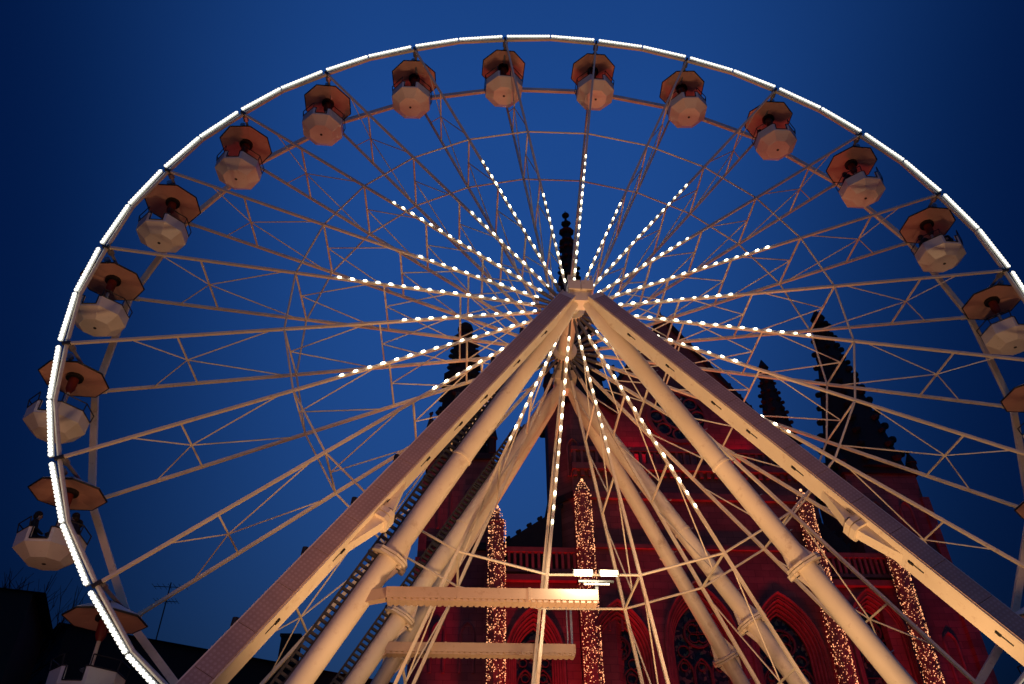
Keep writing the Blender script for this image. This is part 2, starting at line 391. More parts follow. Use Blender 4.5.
for s in (-1, 1):
    # flat LED-faced box leg
    P = mirror(PA, s); H = HF+V((s*.42, -.12, -.05)); G = leg_line(H, P); d = (G-H).normalized()
    fn = V((0, -1, .0)); 
    # box: 'across' in the front face, 'n' out of the front face
    n = (V((0, -1, 0))-d*V((0, -1, 0)).dot(d)).normalized(); x = d.cross(n)
    if x.x*s < 0: x = -x
    m = MB(); w, h = .46, .46
    m.bar(H, G, h, w, up=x)
    # edge lips along the box
    for e in (-1, 1):
        m.bar(H+x*e*.215+n*.2475, G+x*e*.215+n*.2475, .03, .03, up=x)
    leg = sbuild(m, 'led_leg', M['cream']); legs['A', s] = leg
    # LED panel: its own local frame, x along the leg
    L = (G-H).length; m = MB()
    seg = 1.0; k = 0
    while k*seg < L-.3:
        a = .3+k*seg; b = min(L, a+seg-.012)
        m.box((a, -.195, 0), (b, .195, .05)); k += 1
    me = m.build('led_panel', M['led'])
    me.parent = leg
    mw = Matrix((d, x, n)).transposed().to_4x4(); mw.translation = H+n*.233-SO
    if mw.to_3x3().determinant() < 0:
        mw = Matrix((d, -x, n)).transposed().to_4x4(); mw.translation = H+n*.233-SO
    me.matrix_local = mw
    m = MB(); hw_ = .23; c = P-n*.05                                   # flange: tapered web on the inner face, plate pair and bolts
    m.prism([c-d*1.15-x*(hw_-.02)-n*.13, c-d*.16-x*(hw_+.24)-n*.13, c+d*.16-x*(hw_+.24)-n*.13, c+d*1.15-x*(hw_-.02)-n*.13], n*.26)
    for t0, t1 in ((-.14, -.015), (.015, .14)):
        m.prism([c+d*t0-x*(hw_+.01)-n*.25, c+d*t0-x*(hw_+.22)-n*.25, c+d*t0-x*(hw_+.32)-n*.15, c+d*t0-x*(hw_+.32)+n*.15, c+d*t0-x*(hw_+.22)+n*.22, c+d*t0-x*(hw_+.01)+n*.22], d*(t1-t0))
    fg = sbuild(m, 'flange', M['cream'], leg)
    m = MB(); m.tube(c-x*(hw_+.17)-n*.12+d*.1405, c-x*(hw_+.17)-n*.12+d*.19, .065, n=10); sbuild(m, 'bolt', M['steel'], fg)
    m = MB(); m.tube(c-x*(hw_+.17)+n*.12-d*.1405, c-x*(hw_+.17)+n*.12-d*.19, .065, n=10); sbuild(m, 'bolt', M['steel'], fg)
    for t in (2.6, 4.4, 6.3, 7.6, 9.1, 10.7, 12.3, 14.2, 16.1):     # small spot lamps clipped to the edge
        c = H+d*t+x*.34+n*.02
        mm = MB(); mm.tube(c-x*.1, c, .025); mm.tube(c-V((0, 0, .07)), c+V((0, 0, .08)), .075, .06, n=10)
        sbuild(mm, 'spot_lamp', M['black'], leg)
        c = H+d*(t-.4)-x*.23+n*.05
        mm = MB(); mm.tube(c-d*.06, c+d*.06, .035); mm.bar(c+d*.05, c+d*.3, .015, .03, up=n)
        sbuild(mm, 'cable_clip', M['black'], leg)
    # round tube legs
    for nm, PP, HH, rr in (('B', PB, HF, .26), ('C', PC, HR, .25), ('D', PD, HR, .25)):
        P = mirror(PP, s); H = HH+V((s*(.2 if nm != 'A' else .3), .1 if nm == 'D' else (0 if nm == 'B' else -.1), -.05)); G = leg_line(H, P); d = (G-H).normalized()
        m = MB(); m.tube(H, H+d*.8, .16, rr, n=24); m.tube(H+d*.8, G, rr, n=24, cap=True)
        leg = sbuild(m, 'tube_leg', M['tubepaint'], smooth=True); legs[nm, s] = leg
        flange(P, d, (1, 0, 0), .42, leg)
        for t in (6.6, 15.5):
            mm = MB(); mm.tube(H+d*(t-.035), H+d*(t+.035), rr+.022, n=24); sbuild(mm, 'joint_band', M['tubepaint'], leg, True)
        if s == 1:
            y = d.cross(V((0, 1, 0))).normalized()
            if y.x < 0: y = -y
            for i in range(9):
                c = H+d*(3.2+i*1.15); mm = MB(); mm.tube(c+y*rr*.9, c+y*(rr+.14), .014, n=5); sbuild(mm, 'climbing_peg', M['galv'], leg)
        elif nm in 'BC':                                             # access ladder along the left legs
            x = V((-1, -.15, 0)); x = (x-d*x.dot(d)).normalized(); yy = d.cross(x).normalized()
            o = x*.38; mm = MB(); t0 = 2.2; t1 = (G-H).length-.2
            for e in (-1, 1): mm.bar(H+d*t0+o+x*e*.11, H+d*t1+o+x*e*.11, .05, .07, up=yy)
            t = t0+.2
            while t < t1:
                mm.bar(H+d*t+o-x*.1, H+d*t+o+x*.1, .105, .06, up=d); t += .17
            t = t0+.6
            while t < t1:
                mm.bar(H+d*t+o+x*.15, H+d*t, .05, .05, up=d); t += 2.4
            sbuild(mm, 'ladder', M['steel'], leg)
# two cross beams on the left, with a short post
def cross_beam(x0, x1, y, z, leg_pt):
    m = MB(); m.box((x0, y-.16, z-.02), (x1, y+.16, z+.16))
    m.box((x0, y-.20, z-.06), (x1, y-.165, z+.19)); m.box((x0, y+.165, z-.06), (x1, y+.20, z+.19))
    for xx in (x0+1.65, x0+3.3): m.box((xx-.03, y-.215, z-.08), (xx+.03, y+.215, z+.205))
    m.bar(leg_pt, (x0+.1, y, z+.09), .24, .26)
    b = sbuild(m, 'cross_beam', M['beam'])
    m = MB(); n = 34
    for i in range(n):
        xx = x0+.08+(x1-x0-.16)*i/(n-1); m.box((xx-.045, y-.19, z-.125), (xx+.045, y+.19, z-.064))
    m.box((x0+.02, y-.15, z-.115), (x1-.02, y+.15, z-.064))
    sbuild(m, 'slat_underside', M['beam'], b)
    return b
b1 = cross_beam(-5.05, -.15, -1.72, 8.55, V((-5.75, -1.53, 8.55)))
b2 = cross_beam(-5.4, -.13, 2.9, 8.78, V((-5.7, 2.88, 8.6)))
m = MB(); m.bar((-.2, 2.9, 9.0), (-.2, 2.9, 10.6), .06, .06, up=(0, 1, 0)); m.bar((-.32, 2.9, 9.0), (-.32, 2.9, 10.6), .03, .03, up=(0, 1, 0)); sbuild(m, 'post', M['galv'], b2)

# twin floodlight on the end of the front beam
fl = tag(empty('twin_floodlight', (-.15, -1.72, 8.77)), 'glaring twin floodlight on the right end of the upper cross beam', 'floodlight')
m = MB(); m.bar((0, 0, 0), (0, 0, .22), .07, .07, up=(0, 1, 0)); m.bar((-.42, 0, .24), (.42, 0, .24), .05, .05); m.build('bracket', M['steel'], fl)
for xx in (-.31, .31):
    m = MB(); m.prism([(xx-.24, -.12, .345), (xx+.24, -.12, .345), (xx+.21, .12, .45), (xx-.21, .12, .45)], (0, .02, .15))
    hd = m.build('lamp_head', M['steel'], fl)
    m = MB(); m.prism([(xx-.21, -.135, .36), (xx+.21, -.135, .36), (xx+.21, -.135, .47), (xx-.21, -.135, .47)], (0, .012, .008))
    m.prism([(xx-.20, -.11, .33), (xx+.20, -.11, .33), (xx+.18, .10, .425), (xx-.18, .10, .425)], (0, 0, .012))
    m.build('lens', M['lens'], hd)
m = MB(); m.box((-.30, -.09, .135), (.30, -.06, .16)); m.build('tube_lamp', M['lens'], fl)
ld = bpy.data.lights.new('lamp', 'AREA'); ld.shape = 'RECTANGLE'; ld.size = .9; ld.size_y = .2; ld.energy = 70; ld.color = (1, .86, .6)
lo = bpy.data.objects.new('lamp', ld); col.objects.link(lo); lo.parent = fl; lo.location = (-.3, -.5, .42); lo.rotation_euler = (R_(48), 0, 0)

# ------------------------------------------------------------------ gondolas
def octa(r, z, n=8): return [V((math.cos(math.pi/8+i*math.pi/4)*r, math.sin(math.pi/8+i*math.pi/4)*r, z)) for i in range(n)]
def make_gondola():
    root = empty('gondola', (0, 0, 0))
    m = MB()
    r = 1.02
    A = octa(r, -.33); B = octa(r, -.27); c0 = octa(.16, -.20); T = octa(.2, .16)
    m.add(A+c0, [(i, (i+1) % 8, 8+(i+1) % 8, 8+i) for i in range(8)])
    m.add(c0, [tuple(range(8))])
    cn = m.build('canopy', M['canopy'], root, fixn=False)
    m = MB(); m.add(octa(r+.004, -.322)+octa(r+.004, -.27)+T, [(i, (i+1) % 8, 8+(i+1) % 8, 8+i) for i in range(16) if i % 8 != 7]+[(7, 0, 8, 15), (15, 8, 16, 23)]+[tuple(range(16, 24))]); m.build('canopy_top', M['canopytop'], cn)
    m = MB(); m.poly_tube(octa(r+.012, -.315), .026, closed=True); m.build('canopy_trim', M['black'], cn)
    m = MB(); m.lathe((0, 0, 0), [(.26, -.32), (.26, -.22)], 16); m.build('collar', M['black'], cn)
    m = MB(); m.tube((0, 0, -.25), (0, 0, -2.3), .05, n=12); po = m.build('pole', M['cream'], root, smooth=True)
    m = MB(); m.lathe((0, 0, 0), [(.07, -.85), (.14, -.7), (.15, -.33)], 12); m.build('pole_hood', M['redpole'], po, smooth=True)
    for s in (-1, 1):
        m = MB(); m.bar((0, s*.75, .04), (0, s*.55, -.24), .08, .05); m.tube((0, s*.68, 0), (0, s*.82, 0), .10, n=10); m.build('hanger', M['galv'], root)
    # tub: eight-sided bowl with the front panel cut down as an entrance
    m = MB(); F = octa(.50, -2.4); W = octa(.87, -2.10); U = octa(.88, -1.68)
    Fi = octa(.47, -2.35); Wi = octa(.82, -2.07); Ui = octa(.83, -1.68)
    m.add(F, [tuple(range(8))]); m.add(Fi, [tuple(range(8))])
    for i in range(8):
        j = (i+1) % 8
        m.add([F[i], F[j], W[j], W[i]], [(0, 1, 2, 3)]); m.add([Fi[i], Fi[j], Wi[j], Wi[i]], [(0, 1, 2, 3)])
        if i == 5:                                                   # front facet (towards -y): low sill only
            zl = -2.02
            def lerp(p, q, t): return p+(q-p)*t
            def quad(t0, t1, top):
                a, b, ai, bi = lerp(W[i], W[j], t0), lerp(W[i], W[j], t1), lerp(Wi[i], Wi[j], t0), lerp(Wi[i], Wi[j], t1)
                c, d_, ci, di = lerp(U[i], U[j], t0), lerp(U[i], U[j], t1), lerp(Ui[i], Ui[j], t0), lerp(Ui[i], Ui[j], t1)
                if top < -1.7: c, d_, ci, di = [V((p.x, p.y, top)) for p in (c, d_, ci, di)]
                m.add([a, b, d_, c, di, ci, bi, ai], [(0, 1, 2, 3), (3, 2, 4, 5), (5, 4, 6, 7), (0, 3, 5, 7), (1, 2, 4, 6)])
            quad(0, .16, 0); quad(.16, .84, zl); quad(.84, 1, 0)
            g0, g1 = lerp(U[i], U[j], .16), lerp(U[i], U[j], .84); h0, h1 = V((g0.x, g0.y-.004, zl)), V((g1.x, g1.y-.004, zl))
        else:
            m.add([W[i], W[j], U[j], U[i], Ui[j], Ui[i], Wi[j], Wi[i]], [(0, 1, 2, 3), (3, 2, 4, 5), (5, 4, 6, 7)])
    tb = m.build('tub', M['tub'], root)
    m = MB(); m.tube((0, 0, -2.41), (0, 0, -2.37), .055, n=10); m.build('drain', M['black'], tb)
    m = MB(); oo = [U[(6+i) % 8] for i in range(8)]
    m.poly_tube([g1]+oo+[g0, h0, h1], .02, n=5, closed=True)
    m.build('edge_trim', M['black'], tb)
    m = MB(); b = octa(.79, 0)
    for i in (6, 7, 0, 1, 2, 3, 4):
        j = (i+1) % 8
        m.prism([V((b[i].x, b[i].y, -2.02)), V((b[j].x, b[j].y, -2.02)), V((b[j].x*.58, b[j].y*.58, -2.02)), V((b[i].x*.58, b[i].y*.58, -2.02))], (0, 0, .06))
    m.build('bench', M['seat'], root)
    m = MB(); m.lathe((0, 0, -1.6), [(.22, 0), (.24, .02), (.22, .04)], 16); m.build('hand_wheel', M['galv'], root)
    for idx in ((6, 7, 0), (5, 4, 3), (1, 2)):
        m = MB(); top = [octa(.92, -1.42)[i] for i in idx]; m.poly_tube(top, .018, n=5)
        for i in idx: m.tube(U[i], octa(.92, -1.42)[i], .018, n=5)
        m.build('guard_rail', M['black'], root)
    return root
def copy_tree(o, parent=None):
    c = o.copy(); col.objects.link(c)
    if parent: c.parent = parent; c.matrix_parent_inverse = o.matrix_parent_inverse.copy()
    for ch in list(o.children): copy_tree(ch, c)
    return c
GL = {
 0: 'cream gondola lowest on the left, hanging in front of the dark rooftops',
 1: 'gondola near the lower left edge with three riders in its tub',
 2: 'gondola at nine o\'clock whose tub is crossed by the leftmost bend of the lit rim',
 3: 'gondola on the left, second above the nine o\'clock one crossed by the lit rim',
 4: 'upper left gondola, seventh from the bottom on the left with its notch open to the sky',
 5: 'gondola at about half past ten with a white reflection on its tub',
 6: 'gondola at eleven o\'clock, third to the left of the top pair',
 7: 'gondola second to the left of the topmost lamp post spoke, with a red glint on its tub',
 8: 'topmost gondola left of the vertical spoke, hanging straight upright',
 9: 'topmost gondola crossed in the middle by the upright spoke',
 10: 'gondola just right of the top pair, crossed at its left by two spokes',
 11: 'gondola at one o\'clock carrying a single rider',
 12: 'gondola on the upper right with one dark rider leaning at its back',
 13: 'gondola on the right with two riders against the blue sky',
 14: 'gondola at the right edge of the view with an empty tub',
 15: 'gondola cut off by the right edge of the view, right of the dark spire',
 16: 'gondola mostly outside the right edge with only its canopy tip showing',
 17: 'gondola low at the right edge just above the sloping box leg end',
}
GL[4] = 'upper left gondola midway between nine and eleven o\'clock, empty with sky showing through its notch'
GL[6] = 'gondola at eleven o\'clock, left of the one with the red glint'
GL[7] = 'gondola just left of the topmost pair, with a red glint on its tub'
GL[3] = 'left gondola next above the one crossed by the leftmost bend of the lit rim'
proto = make_gondola(); gond = {}
tilt = {9: .015, 8: .01, 1: -.01}
for k in range(0, 18):
    o = proto if k == 0 else copy_tree(proto)
    c = wp(15.75, k, 1.41); 
    a = ang(k); c = V((math.cos(a)*16.0, 1.41, Z0+math.sin(a)*16.0)); c.x += {15: -.2, 16: -.28, 17: -.2}.get(k, 0); o.location = c
    o.rotation_euler = (0, random.uniform(-.02, .02), random.uniform(-.06, .06))
    tag(o, GL[k], 'gondola', 'gondolas around the wheel'); gond[k] = o

# ------------------------------------------------------------------ riders
def person_mesh():
    J = [(0, .02, .0), (0, .03, .22), (0, .02, .42), (0, .0, .54), (0, -.02, .64), (0, -.03, .74),      # pelvis, waist, chest, neck, head, crown
         (.17, .01, .46), (.25, -.05, .24), (.18, -.24, .12), (-.17, .01, .46), (-.25, -.05, .24), (-.18, -.24, .12),
         (.10, -.05, .0), (.12, -.42, .02), (.12, -.44, -.36), (.12, -.56, -.40), (-.10, -.05, .0), (-.12, -.42, .02), (-.12, -.44, -.36), (-.12, -.56, -.40),
         (.17, -.31, .11), (-.17, -.31, .11)]
    E = [(0, 1), (1, 2), (2, 3), (3, 4), (4, 5), (2, 6), (6, 7), (7, 8), (2, 9), (9, 10), (10, 11), (0, 12), (12, 13), (13, 14), (14, 15), (0, 16), (16, 17), (17, 18), (18, 19), (8, 20), (11, 21)]
    Rr = [.15, .14, .15, .06, .085, .075, .075, .055, .042, .075, .055, .042, .09, .07, .05, .045, .09, .07, .05, .045, .036, .036]
    me = bpy.data.meshes.new('person_base'); me.from_pydata(J, E, []); me.update()
    o = bpy.data.objects.new('person_base', me); col.objects.link(o)
    sk = o.modifiers.new('skin', 'SKIN'); sk.use_smooth_shade = True
    for i, d in enumerate(me.skin_vertices[0].data): d.radius = (Rr[i], Rr[i]); d.use_root = (i == 0)
    o.modifiers.new('sub', 'SUBSURF').levels = 1
    dg = bpy.context.evaluated_depsgraph_get(); dg.update()
    em = bpy.data.meshes.new_from_object(o.evaluated_get(dg)); bpy.data.objects.remove(o)
    em.name = 'person'
    bm = bmesh.new(); bm.from_mesh(em)
    for v in bm.verts:                                               # a nose and brow on the front of the head
        if v.co.z > .58 and v.co.y < -.09 and abs(v.co.x) < .03 and v.co.z < .68: v.co.y -= .022
    bm.to_mesh(em); bm.free()
    em.materials.clear(); return em
PM = person_mesh()
def person(gk, a, label, cloth, z=0):
    me = PM.copy(); me.materials.append(M[cloth]); me.materials.append(M['skin'])
    for p in me.polygons:
        c = p.center
        if c.z > .56 or c.y < -.29 and c.z > .06: p.material_index = 1
    o = bpy.data.objects.new('person', me); col.objects.link(o)
    c = gond[gk].location; o.location = (c.x+math.cos(a)*.52, c.y+math.sin(a)*.52, c.z-1.76+z); o.rotation_euler = (0, 0, a-math.pi/2)
    tag(o, label, 'person', 'riders in the gondolas')
    m = MB(); m.ball((0, .005, .72), .112, 10, 6, (.92, 1, .85)); m.ball((0, .04, .66), .10, 10, 6, (1, .9, 1)); m.build('hair', M['hair'], o, True)
    for s in (-1, 1):
        m = MB(); m.ball((s*.034, -.106, .655), .012, 6, 4); m.build('eye', M['black'], o)
    return o
person(1, R_(200), 'rider in dark coat at the left side of the lower left gondola', 'cloth_a')
person(1, R_(35), 'rider in dark coat at the right rear of the lower left gondola', 'cloth_a')
person(1, R_(345), 'rider in navy coat at the right front of the lower left gondola', 'cloth_b')
person(11, R_(170), 'lone rider in dark coat in the one o\'clock gondola', 'cloth_a')
person(12, R_(190), 'lone rider in dark coat in the upper right gondola above the two riders', 'cloth_a')
person(13, R_(185), 'rider in dark coat on the left side of the right hand gondola', 'cloth_a')
person(13, R_(350), 'rider in navy coat on the right side of the right hand gondola', 'cloth_b')

# ------------------------------------------------------------------ church
church = tag(empty('gothic_church', (11, 30, 0)), 'red lit gothic sandstone church with dark crocketed spires behind the wheel', 'church')
CO = V(church.location)
def cbuild(mb, name, mat, parent=None, smooth=False):
    o = mb.build(name, mat, None, smooth, origin=CO); o.parent = parent or church; o.location = (0, 0, 0); return o
def arch_pts(cx, w, sill, spring, n=10):
    """pointed-arch outline from the left sill over the apex to the right sill, (x,z)"""
    L = [(cx-w, sill)]
    for i in range(n+1):
        a = math.pi-(math.pi/3)*i/n; L.append((cx+w+2*w*math.cos(a), spring+2*w*math.sin(a)))
    for i in range(n-1, -1, -1):
        a = (math.pi/3)*i/n; L.append((cx-w+2*w*math.cos(a), spring+2*w*math.sin(a)))
    L.append((cx+w, sill)); return L
def wall_with_arches(x0, x1, y, ztop, arches, thick=.0):
    m = MB(); cur = x0
    for cx, w, sill, spring in sorted(arches):
        m.add([(cur, y, 0), (cx-w, y, 0), (cx-w, y, ztop), (cur, y, ztop)], [(0, 1, 2, 3)])
        m.add([(cx-w, y, 0), (cx+w, y, 0), (cx+w, y, sill), (cx-w, y, sill)], [(0, 1, 2, 3)])
        P = arch_pts(cx, w, sill, spring)
        P = P[1:-1]
        for (xa, za), (xb, zb) in zip(P, P[1:]): m.add([(xa, y, za), (xb, y, zb), (xb, y, ztop), (xa, y, ztop)], [(0, 1, 2, 3)])
        cur = cx+w
    m.add([(cur, y, 0), (x1, y, 0), (x1, y, ztop), (cur, y, ztop)], [(0, 1, 2, 3)])
    return m
def arch_ring(m, cx, w0, w1, sill, spring, y0, y1, n=10):
    A = arch_pts(cx, w0, sill, spring, n); B = arch_pts(cx, w1, sill, spring, n); k = len(A)
    vs = [(x, y0, z) for x, z in A]+[(x, y1, z) for x, z in B]
    m.add(vs, [(i, i+1, k+i+1, k+i) for i in range(k-1)])
def ring(m, cx, cz, y, r, t, n=20, dep=.14):
    for i in range(n):
        a = 2*math.pi*i/n; b = 2*math.pi*(i+1)/n
        m.bar((cx+math.cos(a)*r, y, cz+math.sin(a)*r), (cx+math.cos(b)*r, y, cz+math.sin(b)*r), t, dep, up=(0, 1, 0))
def window(cx, w, sill, spring, y, lan=2):
    m = MB(); ww = w; yy = y; orders = 4
    for j in range(orders):
        arch_ring(m, cx, ww, ww, sill, spring, yy, yy+.22); yy += .22
        arch_ring(m, cx, ww, ww-.12, sill, spring, yy, yy); ww -= .12
        A = arch_pts(cx, ww+.06, sill, spring); m.poly_tube([(x, yy-.07, z) for x, z in A], .07, n=6)
    A = arch_pts(cx, w+.16, sill, spring); m.poly_tube([(x, y-.05, z) for x, z in A], .11, n=6)
    fr = cbuild(m, 'window', M['trim'])
    A = arch_pts(cx, ww, sill, spring); m = MB(); m.add([(x, yy+.12, z) for x, z in A], [tuple(range(len(A)))]); cbuild(m, 'glass', M['glass'], fr)
    m = MB(); lw = 2*ww/lan; ly = yy+.03
    rz = spring+ww*.62; rr = ww*.52
    ring(m, cx, rz, ly, rr, .12)
    for q in range(4):
        a = math.pi/4+q*math.pi/2; ring(m, cx+math.cos(a)*rr*.46, rz+math.sin(a)*rr*.46, ly, rr*.36, .07, 12, .1)
    for q in range(lan):
        lc = cx-ww+lw*(q+.5); A = arch_pts(lc, lw/2-.03, sill, spring-1.1-lw*.2, 6); m.poly_tube([(x, ly, z) for x, z in A], .07, n=6)
        ring(m, lc, spring-1.1+lw*.15, ly, lw*.22, .05, 10, .08)
        for zz in range(5): m.bar((lc-lw/2, ly+.05, spring-2-zz*1.3), (lc+lw/2, ly+.05, spring-2-zz*1.3), .03, .03)
    for sx in (-1, 1): ring(m, cx+sx*ww*.62, spring-.1, ly, ww*.22, .06, 12, .1)
    cbuild(m, 'tracery', M['tracery'], fr)
    return fr
ARC = [(5.55, 1.75, 6, 15.75), (10.3, 2.0, 6, 16.5), (15.2, 1.95, 6, 16.0)]
m = wall_with_arches(3.3, 18.8, 26, 27.9, ARC)
m.box((3.3, 27.2, 0), (18.8, 27.5, 27.85))
cbuild(m, 'facade_wall', M['stone'])
for a in ARC: window(*a, 26, lan=3 if a[1] > 1.9 else 2)
for x0, x1, ax, wv, sp in ((-1.6, 3.3, .7, 1.5, 15.9), (18.8, 23.4, 21.0, 1.55, 17.2)):
    cbuild(wall_with_arches(x0, x1, 26.5, 20.8, [(ax, wv, 6, sp)]), 'bay_wall', M['stone'])
    window(ax, wv, 6, sp, 26.5)
    m = MB(); m.box((x0, 26.1, 20.2), (x1, 26.55, 20.55)); m.box((x0, 26.2, 20.75), (x1, 27.2, 20.95)); m.box((x0, 26.15, 22.0), (x1, 26.5, 22.3))
    n = 13
    for i in range(n+1):
        xx = x0+.1+(x1-x0-.2)*i/n; m.box((xx-.08, 26.2, 20.952), (xx+.08, 26.42, 21.998))
    cbuild(m, 'balustrade', M['trim'])
    m = MB(); m.box((x0, 27.6, 0), (x1, 28, 22.6)); cbuild(m, 'bay_core', M['stonedark'])
# string course, cornice and gable of the middle part
m = MB()
m.box((3.3, 25.7, 25.5), (18.8, 26.02, 25.95)); m.box((3.3, 25.55, 27.5), (18.8, 27.4, 27.95)); m.box((3.3, 25.6, 28.9), (18.8, 25.95, 29.2))
for i in range(32):
    xx = 3.5+i*.485; m.box((xx-.09, 25.65, 27.952), (xx+.09, 25.9, 28.898)); m.box((xx-.12, 25.72, 27.1), (xx+.12, 26.0, 27.498))
m.box((3.3, 25.8, 22.2), (18.8, 26.02, 22.45))
cbuild(m, 'cornice', M['trim'])
def crocket(m, c, r): m.ball(c, r, 6, 4, (1.1, 1, .9)); m.ball(V(c)+V((r*.5, 0, r*.7)), r*.6, 6, 4)
gx = 11.4; gz = 42.3; gb = 27.95; hw = 9.2; gy = 28
m = MB(); m.prism([(gx-hw, gy, gb), (gx+hw, gy, gb), (gx, gy, gz)], (0, .6, 0)); cbuild(m, 'gable', M['stone'])
m = MB()
for s in (-1, 1):
    m.bar((gx+s*hw, gy+.2, gb+.15), (gx, gy+.2, gz+.15), .9, .3, up=(0, 0, 1))
    for i in range(1, 15):
        t = i/15; crocket(m, (gx+s*hw*(1-t), gy+.1, gb+(gz-gb)*t+.55), .2)
m.lathe((gx, gy+.2, gz), [(.22, -.2), (.12, .3), (.26, .45), (.1, .6), (.02, 1.0)], 8)
cbuild(m, 'gable_coping', M['stonedark'])
m = MB(); ring(m, gx, 33.2, gy-.06, 2.1, .3, 28, .25); ring(m, gx, 33.2, gy-.06, 1.0, .16, 20, .2)
for i in range(8): a = i*math.pi/4; ring(m, gx+math.cos(a)*1.5, 33.2+math.sin(a)*1.5, gy-.06, .48, .1, 12, .18)
rw = cbuild(m, 'rose_window', M['trim'])
m = MB(); m.lathe((gx, gy-.03, 33.2), [(2.0, -.005), (2.0, .015)], 28, axis='y'); cbuild(m, 'glass', M['glass'], rw)
m = MB(); m.prism([(gx-hw, gy+.6, gb), (gx+hw, gy+.6, gb), (gx, gy+.6, gz)], (0, 24, 0)); cbuild(m, 'roof', M['slate'])
m = MB(); m.box((2.5, 28.7, 0), (19.6, 52.6, gb-.05)); cbuild(m, 'nave_wall', M['stonedark'])

def spire(m, cx, cy, prof, n=8, ph=math.pi/8, crock=.25, step=1.1):
    m.lathe((cx, cy, 0), prof, n, ph)
    for (r0_, z0), (r1_, z1) in zip(prof, prof[1:]):
        if z1-z0 < 1.5 or crock <= 0: continue
        q = int((z1-z0)/step)
        for i in range(q):
            t = (i+.5)/q; r = r0_+(r1_-r0_)*t; z = z0+(z1-z0)*t
            for k in range(n):
                a = 2*math.pi*k/n+ph; s = crock*(.65+.35*r/max(prof[0][0], .1))*random.uniform(.85, 1.1)
                m.ball((cx+math.cos(a)*(r+s*.45), cy+math.sin(a)*(r+s*.45), z), s, 6, 4, (1, 1, .8))
def tower(x0, x1, y0, y1, ztop, spireprof, cx, cy, knob=None, oct_=False, n=8, crock=.3, pin=3.3):
    root = MB()
    if oct_:
        r = (x1-x0)/2/math.cos(math.pi/8); root.lathe((cx, cy, 0), [(r, 0), (r, ztop)], 8, math.pi/8)
    else:
        root.box((x0, y0, 0), (x1, y1, ztop))
        for sx in (x0, x1):
            root.box((sx-.35, y0-.35, 0), (sx+.35, y0+.3, ztop*.75)); root.box((sx-.25, y0-.25, ztop*.75+.002), (sx+.25, y0+.2, ztop*.93))
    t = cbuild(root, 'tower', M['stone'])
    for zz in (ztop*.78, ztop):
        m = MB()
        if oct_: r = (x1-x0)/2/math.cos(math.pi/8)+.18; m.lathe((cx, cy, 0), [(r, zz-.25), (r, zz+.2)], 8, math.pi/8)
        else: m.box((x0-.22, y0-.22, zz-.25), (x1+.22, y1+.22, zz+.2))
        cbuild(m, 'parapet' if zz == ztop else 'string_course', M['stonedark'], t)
    for sx in (x0, x1):
        for sy in (y0, y1):
            m = MB(); m.lathe((sx, sy, ztop), [(.32, .2), (.32, pin*.4), (.42, pin*.42), (.04, pin)], 6); crocket(m, (sx, sy, ztop+pin), .14); cbuild(m, 'corner_pinnacle', M['stonedark'], t)
    #                                                      # blind lancets and slits on the front face
    for q in (-1, 1):
        lc = (x0+x1)/2+q*(x1-x0)*.2
        for base in (ztop*.52, ztop*.82):
            A = arch_pts(lc, .38, base, base+2.2, 6); yy = y0-.04 if not oct_ else cy-(x1-x0)/2-.04
            m = MB(); m.poly_tube([(x, yy, z) for x, z in A], .09, n=5); cbuild(m, 'blind_arch', M['trim'], t)
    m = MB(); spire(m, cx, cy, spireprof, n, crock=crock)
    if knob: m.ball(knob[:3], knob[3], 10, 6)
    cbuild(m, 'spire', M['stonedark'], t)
    return t
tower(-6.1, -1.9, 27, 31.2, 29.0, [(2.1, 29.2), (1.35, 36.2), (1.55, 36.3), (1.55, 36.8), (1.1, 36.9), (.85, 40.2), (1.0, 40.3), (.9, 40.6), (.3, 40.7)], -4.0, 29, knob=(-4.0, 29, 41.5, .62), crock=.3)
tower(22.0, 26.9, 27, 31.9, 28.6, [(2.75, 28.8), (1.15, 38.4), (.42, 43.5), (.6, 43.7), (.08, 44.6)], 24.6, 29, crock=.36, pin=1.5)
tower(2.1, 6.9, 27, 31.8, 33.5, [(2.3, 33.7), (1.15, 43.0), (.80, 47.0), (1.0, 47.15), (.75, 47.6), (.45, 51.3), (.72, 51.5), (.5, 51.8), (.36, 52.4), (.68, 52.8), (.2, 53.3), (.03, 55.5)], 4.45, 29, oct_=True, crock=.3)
m = MB(); m.box((17.6, 27.1, 0), (19.6, 29.1, 28)); m.box((17.4, 26.9, 27.6), (19.8, 29.3, 28.1)); cbuild(m, 'buttress', M['stone'])
m = MB(); spire(m, 18.6, 28, [(1.25, 28.1), (1.05, 30.5), (1.2, 30.6), (.3, 37.6), (.42, 37.8), (.03, 38.6)], 8, crock=.22, step=.8); cbuild(m, 'pinnacle', M['stonedark'])
# raking buttress copings beside the middle part
for xa, za, xb, zb in ((-1.5, 22.6, 2.6, 25.4), (20.9, 23.0, 18.7, 25.6)):
    m = MB(); m.prism([(xa, 26.9, 21.0), (xb, 26.9, 21.0), (xb, 26.9, zb), (xa, 26.9, za)], (0, .5, 0))
    for i in range(7): t = i/6; crocket(m, (xa+(xb-xa)*t, 27.1, za+(zb-za)*t+.15), .17)
    cbuild(m, 'raking_coping', M['stonedark'])

